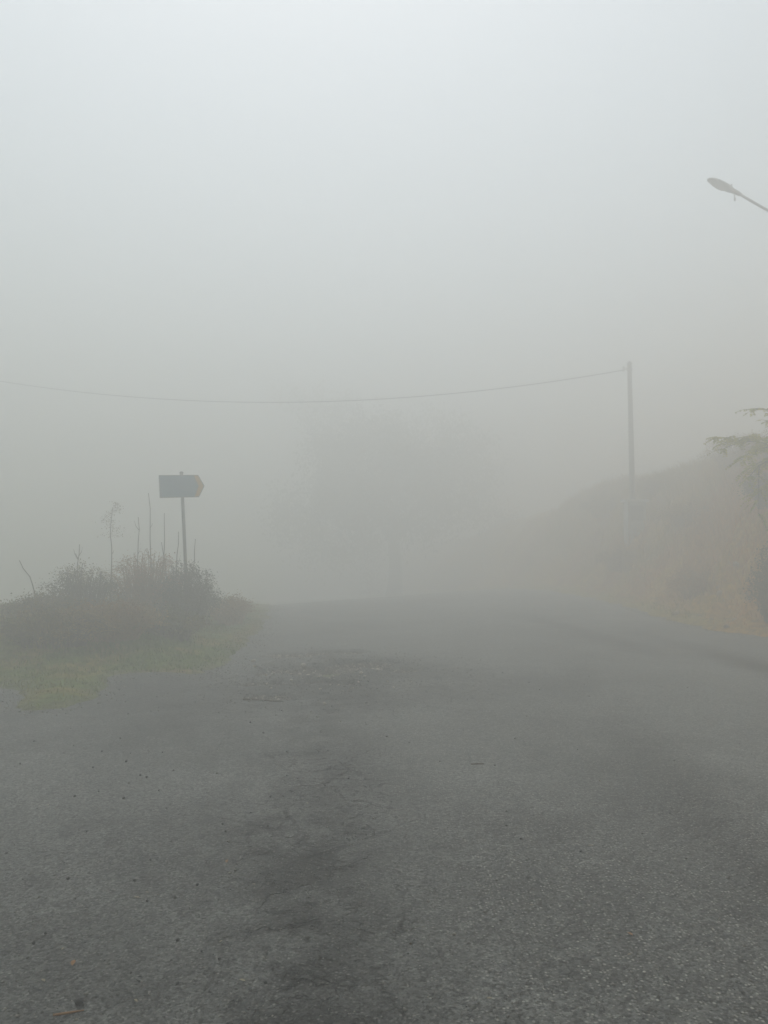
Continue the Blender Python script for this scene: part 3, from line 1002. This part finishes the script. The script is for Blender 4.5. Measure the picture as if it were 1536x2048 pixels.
A = np.array([PX - .05 - .205, PY, PTOP - .2]); B = np.array([LX + .29, LY, LTOP - .2])
SAG = 1.7
cb = MB()
pts = []
for k in range(61):
    t = k / 60
    q = A * (1 - t) + B * t
    q[2] -= SAG * 4 * t * (1 - t)
    pts.append(q)
cb.tube(pts, [.017] * 61, 6)
o = cb.build('overhead_cable', M['rubber'], None, True)
tag(o, 'thin dark overhead cable sagging across the road between the poles', 'cable')

# concrete block at the pole's foot
bx, by = 8.27, 25.35
zb = gz_at(bx, by)
root = empty('concrete_block', (bx, by, zb))
tag(root, 'squat grey concrete block with a pale flat lid below the utility pole', 'concrete block')
topz = 3.07 - zb
b = MB(); b.box((0, 0, (topz - 1.0) / 2), (.60, .5, topz + 1.0)); b.build('block', M['concrete'], root, False, .015)
b = MB(); b.box((0, 0, topz + .035), (.76, .62, .07)); b.build('lid', M['concrete_lid'], root, False, .012)
b = MB(); b.box((0, -.262, topz - .38), (.40, .02, .5)); b.build('door', M['galv'], root, False, .005)


# ------------------------------------------------------------------ street lamp
def street_lamp():
    x, y = 9.1, 14.6
    z0 = gz_at(x, y)
    root = empty('street_lamp', (x, y, z0))
    tag(root, 'tall street lamp with an upswept arm and oval head above the road', 'street lamp')
    H = 7.0 - z0
    p = MB(); p.tube([(0, 0, -.4), (0, 0, 1.2), (0, 0, 1.25), (0, 0, H)], [.085, .08, .062, .05], 14)
    p.build('post', M['galv'], root, True)
    f = MB(); f.tube([(0, 0, -.05), (0, 0, .06)], [.17, .15], 14); f.build('base_collar', M['galv'], root)
    hx, hz = 6.88 - x, 8.39 - z0          # where the head joins the arm
    a = MB()
    a.tube([(0, 0, H - .3), (0, 0, H - .05), (-.12, 0, H + .15), (-.55, 0, H + .42), (-1.3, 0, H + .84), (hx, 0, hz)], [.042, .042, .036, .030, .026, .025], 10)
    a.build('arm', M['galv'], root, True)
    # oval head: cross-sections along the arm direction
    ang = R(26)
    d = np.array([-math.cos(ang), 0, math.sin(ang)])
    u = np.array([math.sin(ang), 0, math.cos(ang)])
    s = np.array([0, 1.0, 0])
    o = np.array([hx, 0, hz])

    def hull(prof, mb, seg=14):
        vs, fs = [], []
        for (t, wy, up, dn) in prof:
            t, wy, up, dn = t * .92, wy * .88, up * .88, dn * .88
            c = o + d * t
            for k in range(seg):
                q = 2 * math.pi * k / seg
                w = math.sin(q)
                vs.append(tuple(c + s * wy * math.cos(q) + u * (up * w if w > 0 else dn * w)))
        for i in range(len(prof) - 1):
            for k in range(seg):
                fs.append((i * seg + k, i * seg + (k + 1) % seg, (i + 1) * seg + (k + 1) % seg, (i + 1) * seg + k))
        fs.append(tuple(range(seg - 1, -1, -1)))
        fs.append(tuple((len(prof) - 1) * seg + k for k in range(seg)))
        mb.add(vs, fs)
    m = MB()
    hull([(-.05, .035, .035, .035), (.02, .05, .05, .045), (.16, .06, .06, .05), (.2, .085, .075, .055), (.34, .115, .09, .05), (.5, .13, .085, .035), (.62, .115, .065, .025), (.7, .075, .04, .015), (.73, .02, .012, .006)], m)
    m.build('lamp_head', M['lamp_body'], root, True)
    g = MB()
    hull([(.26, .03, .0, .03), (.32, .09, .0, .085), (.44, .108, .0, .095), (.56, .10, .0, .075), (.64, .06, .0, .045), (.67, .02, .0, .02)], g)
    g.build('lamp_lens', M['lamp_glass'], root, True)
    k = MB(); k.tube([o + d * .08 - u * .04, o + d * .08 - u * .04 + np.array([.01, 0, -.1])], [.012, .012], 8)
    k.tube([o + d * .08 - u * .04 + np.array([.01, 0, -.09]), o + d * .08 - u * .04 + np.array([.01, 0, -.14])], [.02, .016], 8)
    k.build('hanging_latch', M['lamp_body'], root)
    n = MB(); n.tube([o + d * .2 + u * .06, o + d * .2 + u * .11], [.022, .018], 8)
    n.build('photocell', M['lamp_body'], root)


street_lamp()


# ------------------------------------------------------------------ stones, leaves and twigs lying about
def stone_mesh(name, seed, flat=0.6):
    rs = random.Random(seed)
    b = MB()
    n, rings = 7, 3
    vs, fs = [(0, 0, flat * .5 * rs.uniform(.85, 1.1))], []
    for r in range(1, rings + 1):
        th = math.pi * r / (rings + 1)
        for k in range(n):
            q = 2 * math.pi * (k + .5 * (r % 2)) / n
            w = rs.uniform(.8, 1.15)
            vs.append((math.sin(th) * math.cos(q) * .5 * w, math.sin(th) * math.sin(q) * .42 * w, math.cos(th) * flat * .5 * w))
    vs.append((0, 0, -flat * .5))
    for k in range(n):
        fs.append((0, 1 + k, 1 + (k + 1) % n))
        for r in range(rings - 1):
            a, c = 1 + r * n, 1 + (r + 1) * n
            fs.append((a + k, c + k, c + (k + 1) % n, a + (k + 1) % n))
        fs.append((1 + (rings - 1) * n + k, len(vs) - 1, 1 + (rings - 1) * n + (k + 1) % n))
    b.add(vs, fs)
    return b.mesh(name)


def put_stone(me, m, name, x, y, z, s, rz, label, group, cat='stone'):
    o = bpy.data.objects.new(name, me)
    COL.objects.link(o)
    if not me.materials:
        me.materials.append(m)
    o.location = (x, y, z)
    o.scale = (s, s, s)
    o.rotation_euler = (0, 0, rz)
    tag(o, label, cat, group)


rs = random.Random(77)
pale = [stone_mesh('pale_stone', k) for k in range(4)]
for i in range(58):
    u = rs.random()
    x = rs.gauss(-0.85, .38) if u < .72 else rs.uniform(-1.5, .2)
    y = rs.gauss(9.95, .22) if u < .72 else rs.gauss(8.9, .6)
    s = rs.uniform(.022, .062)
    put_stone(pale[i % 4], M['stone_pale'], 'pale_stone', x, y, rz_at(x, y) + s * .18, s * (1.25 if u < .72 else .8), rs.random() * 6,
              'pale loose stone lying in the broken, potholed part of the road', 'stones in the potholes')
darkm = [stone_mesh('dark_pebble', 20 + k, .8) for k in range(3)]
for i in range(46):
    y = 2.7 + 5.0 * rs.random() ** 1.4
    x = -y * rs.uniform(.14, .47)
    s = rs.uniform(.008, .016) * (1.25 if y > 4.5 else 1)
    put_stone(darkm[i % 3], M['stone_dark'], 'dark_pebble', x, y, rz_at(x, y) + s * .3, s, rs.random() * 6,
              'tiny dark pebble scattered over the smoother asphalt in front of the verge', 'dark pebbles on the asphalt')
x, y = -1.0, 2.6
put_stone(stone_mesh('dark_stone', 33, .8), M['stone_dark'], 'dark_stone', x, y, rz_at(x, y) + .009, .03, .4,
          'dark rounded stone lying beside a straw coloured twig on the asphalt', None)
bank_m = [stone_mesh('bank_stone', 50 + k, .7) for k in range(3)]
for i in range(16):
    y = rs.uniform(13.2, 17.0)
    x = rs.uniform(6.3, 7.4)
    s = rs.uniform(.06, .2)
    put_stone(bank_m[i % 3], M['stone_bank'], 'bank_stone', x, y, gz_at(x, y) + s * .12, s, rs.random() * 6,
              'tan stone half sunk in the bare soil at the foot of the bank', 'stones at the foot of the bank')


def leaf_mesh(name, seed):
    rs = random.Random(seed)
    b = MB()
    top, bot = [], []
    prof = [(0, .02), (.18, .15), (.4, .21), (.65, .16), (.85, .07), (1, .01)]
    vs = []
    for (t, w) in prof:
        c = .07 * math.sin(t * 3.1) * rs.uniform(.6, 1.2)
        for sgn in (-1, 0, 1):
            vs.append((t - .5, sgn * w, c + (.12 if sgn else 0) * w * 2))
    fs = []
    for i in range(5):
        for k in range(2):
            fs.append((i * 3 + k, i * 3 + k + 1, i * 3 + k + 4, i * 3 + k + 3))
    b.add(vs, fs)
    return b.mesh(name)


lm = [leaf_mesh('fallen_leaf', k) for k in range(3)]
lb = [leaf_mesh('fallen_leaf', k + 5) for k in range(2)]
for i, (x, y, s) in enumerate([(-0.49, 2.74, .045), (-1.06, 3.37, .05), (-1.03, 3.42, .03), (-1.18, 2.74, .04), (-0.45, 4.6, .05), (1.04, 3.95, .05),
                               (0.35, 2.62, .035), (-0.82, 2.62, .035), (-0.62, 3.0, .03), (0.9, 2.9, .03), (-0.58, 3.5, .03), (0.62, 3.3, .03),
                               (1.35, 4.6, .035), (-2.0, 5.2, .04), (1.9, 5.0, .04), (-1.2, 2.95, .03)]):
    put_stone(lm[i % 3], M['dead_leaf'], 'fallen_leaf', x, y, rz_at(x, y) + .001, s * .62, rs.random() * 6,
              'small pale curled leaf lying flat on the asphalt', 'fallen leaves on the road', 'leaf')
for i, (x, y, s) in enumerate([(-1.12, 2.85, .04), (0.95, 3.05, .03), (-0.75, 3.75, .035)]):
    put_stone(lb[i % 2], M['dead_leaf_brown'], 'fallen_leaf', x, y, rz_at(x, y) + .002, s, rs.random() * 6,
              'small orange-brown leaf lying on the asphalt', 'brown leaves on the road', 'leaf')


def twig(label, pts, r, m):
    b = MB()
    b.tube([(x, y, rz_at(x, y) + r * .8) for x, y in pts], [r * q for q in ([1.0] * (len(pts) - 1) + [.5])], 5)
    o = b.build('twig', m, None, True)
    tag(o, label, 'twig')


twig('short straw coloured twig lying beside the dark stone', [(-1.06, 2.54), (-1.02, 2.55), (-.97, 2.565)], .004, M['dead_leaf_brown'])
twig('dark bent stick lying at the edge of the potholes', [(-1.42, 7.83), (-1.25, 7.8), (-1.12, 7.74), (-1.0, 7.72)], .009, M['twig'])
twig('short dark stick lying alone on the coarse asphalt', [(.61, 5.46), (.65, 5.47), (.70, 5.475)], .006, M['twig'])

# loose grit, far too fine to count
n = 5200
gx1, gy1 = RNG.normal(-0.75, .75, n // 3), RNG.normal(9.5, .9, n // 3)
gy2 = 2.4 + 7.5 * RNG.random(n - len(gx1)) ** 1.6
gx2 = gy2 * RNG.uniform(-.5, .52, len(gy2))
gx_, gy_ = np.concatenate([gx1, gx2]), np.concatenate([gy1, gy2])
ex, ey = scatter(-7, 7.2, 6.5, 24, 60000)
ed = np.maximum(land(ex, ey)[1], land(ex, ey)[2])
ke = (ed > -0.45) & (ed < 0.05) & (RNG.random(len(ex)) < np.exp(-((ed + 0.1) / 0.18) ** 2))
gx1, gy1 = np.concatenate([gx1, ex[ke]]), np.concatenate([gy1, ey[ke]])
gx_, gy_ = np.concatenate([gx1, gx2]), np.concatenate([gy1, gy2])
n = len(gx_)
gzr = np.maximum(road_z(gx_, gy_)[0], land(gx_, gy_)[0])
sz = np.concatenate([RNG.uniform(.006, .016, len(gx1)), RNG.uniform(.002, .006, len(gx2)) * (1 + 1.2 * (RNG.random(len(gx2)) > .93))])
oc = np.array([[1, 0, .15], [.1, .8, .1], [-.9, .1, .1], [-.1, -.85, .15], [.05, .1, .7], [0, 0, -.4]])
v = oc[None] * sz[:, None, None] * RNG.uniform(.6, 1.3, (n, 6, 1))
an = RNG.random(n) * 6.28
vx = v[..., 0] * np.cos(an)[:, None] - v[..., 1] * np.sin(an)[:, None]
vy = v[..., 0] * np.sin(an)[:, None] + v[..., 1] * np.cos(an)[:, None]
v = np.stack([vx + gx_[:, None], vy + gy_[:, None], v[..., 2] + (gzr + sz * .2)[:, None]], -1).reshape(-1, 3)
tr = np.array([[0, 1, 4], [1, 2, 4], [2, 3, 4], [3, 0, 4], [1, 0, 5], [2, 1, 5], [3, 2, 5], [0, 3, 5]])
tr = (np.arange(n)[:, None, None] * 6 + tr[None]).reshape(-1, 3)
o = link('loose_grit', np_mesh('loose_grit', v, tris=tr, tint=np.repeat(mixcol((0.08, 0.08, 0.075), (0.30, 0.28, 0.24), RNG.random(n) ** 1.5), 6, 0)), M['blade'])
tag(o, 'fine loose grit strewn over the asphalt and gathered in the potholes', kind='stuff')

# ------------------------------------------------------------------ the fog
hz = MB()
hz.box((0, 0, 3.3), (250, 250, 21.6))
hm = bpy.data.materials.new('fog')
hm.use_nodes = True
hn, hl = hm.node_tree.nodes, hm.node_tree.links
hn.clear()
ho = hn.new('ShaderNodeOutputMaterial')
hv = hn.new('ShaderNodeVolumePrincipled')
hv.inputs['Color'].default_value = (0.968, 0.963, 0.926, 1)
hv.inputs['Density'].default_value = FOG_DENSITY
hv.inputs['Anisotropy'].default_value = 0.45
hl.new(hv.outputs[0], ho.inputs['Volume'])
haze = hz.build('haze', hm)
tag(haze, 'thick pale even fog filling the whole scene', kind='stuff')
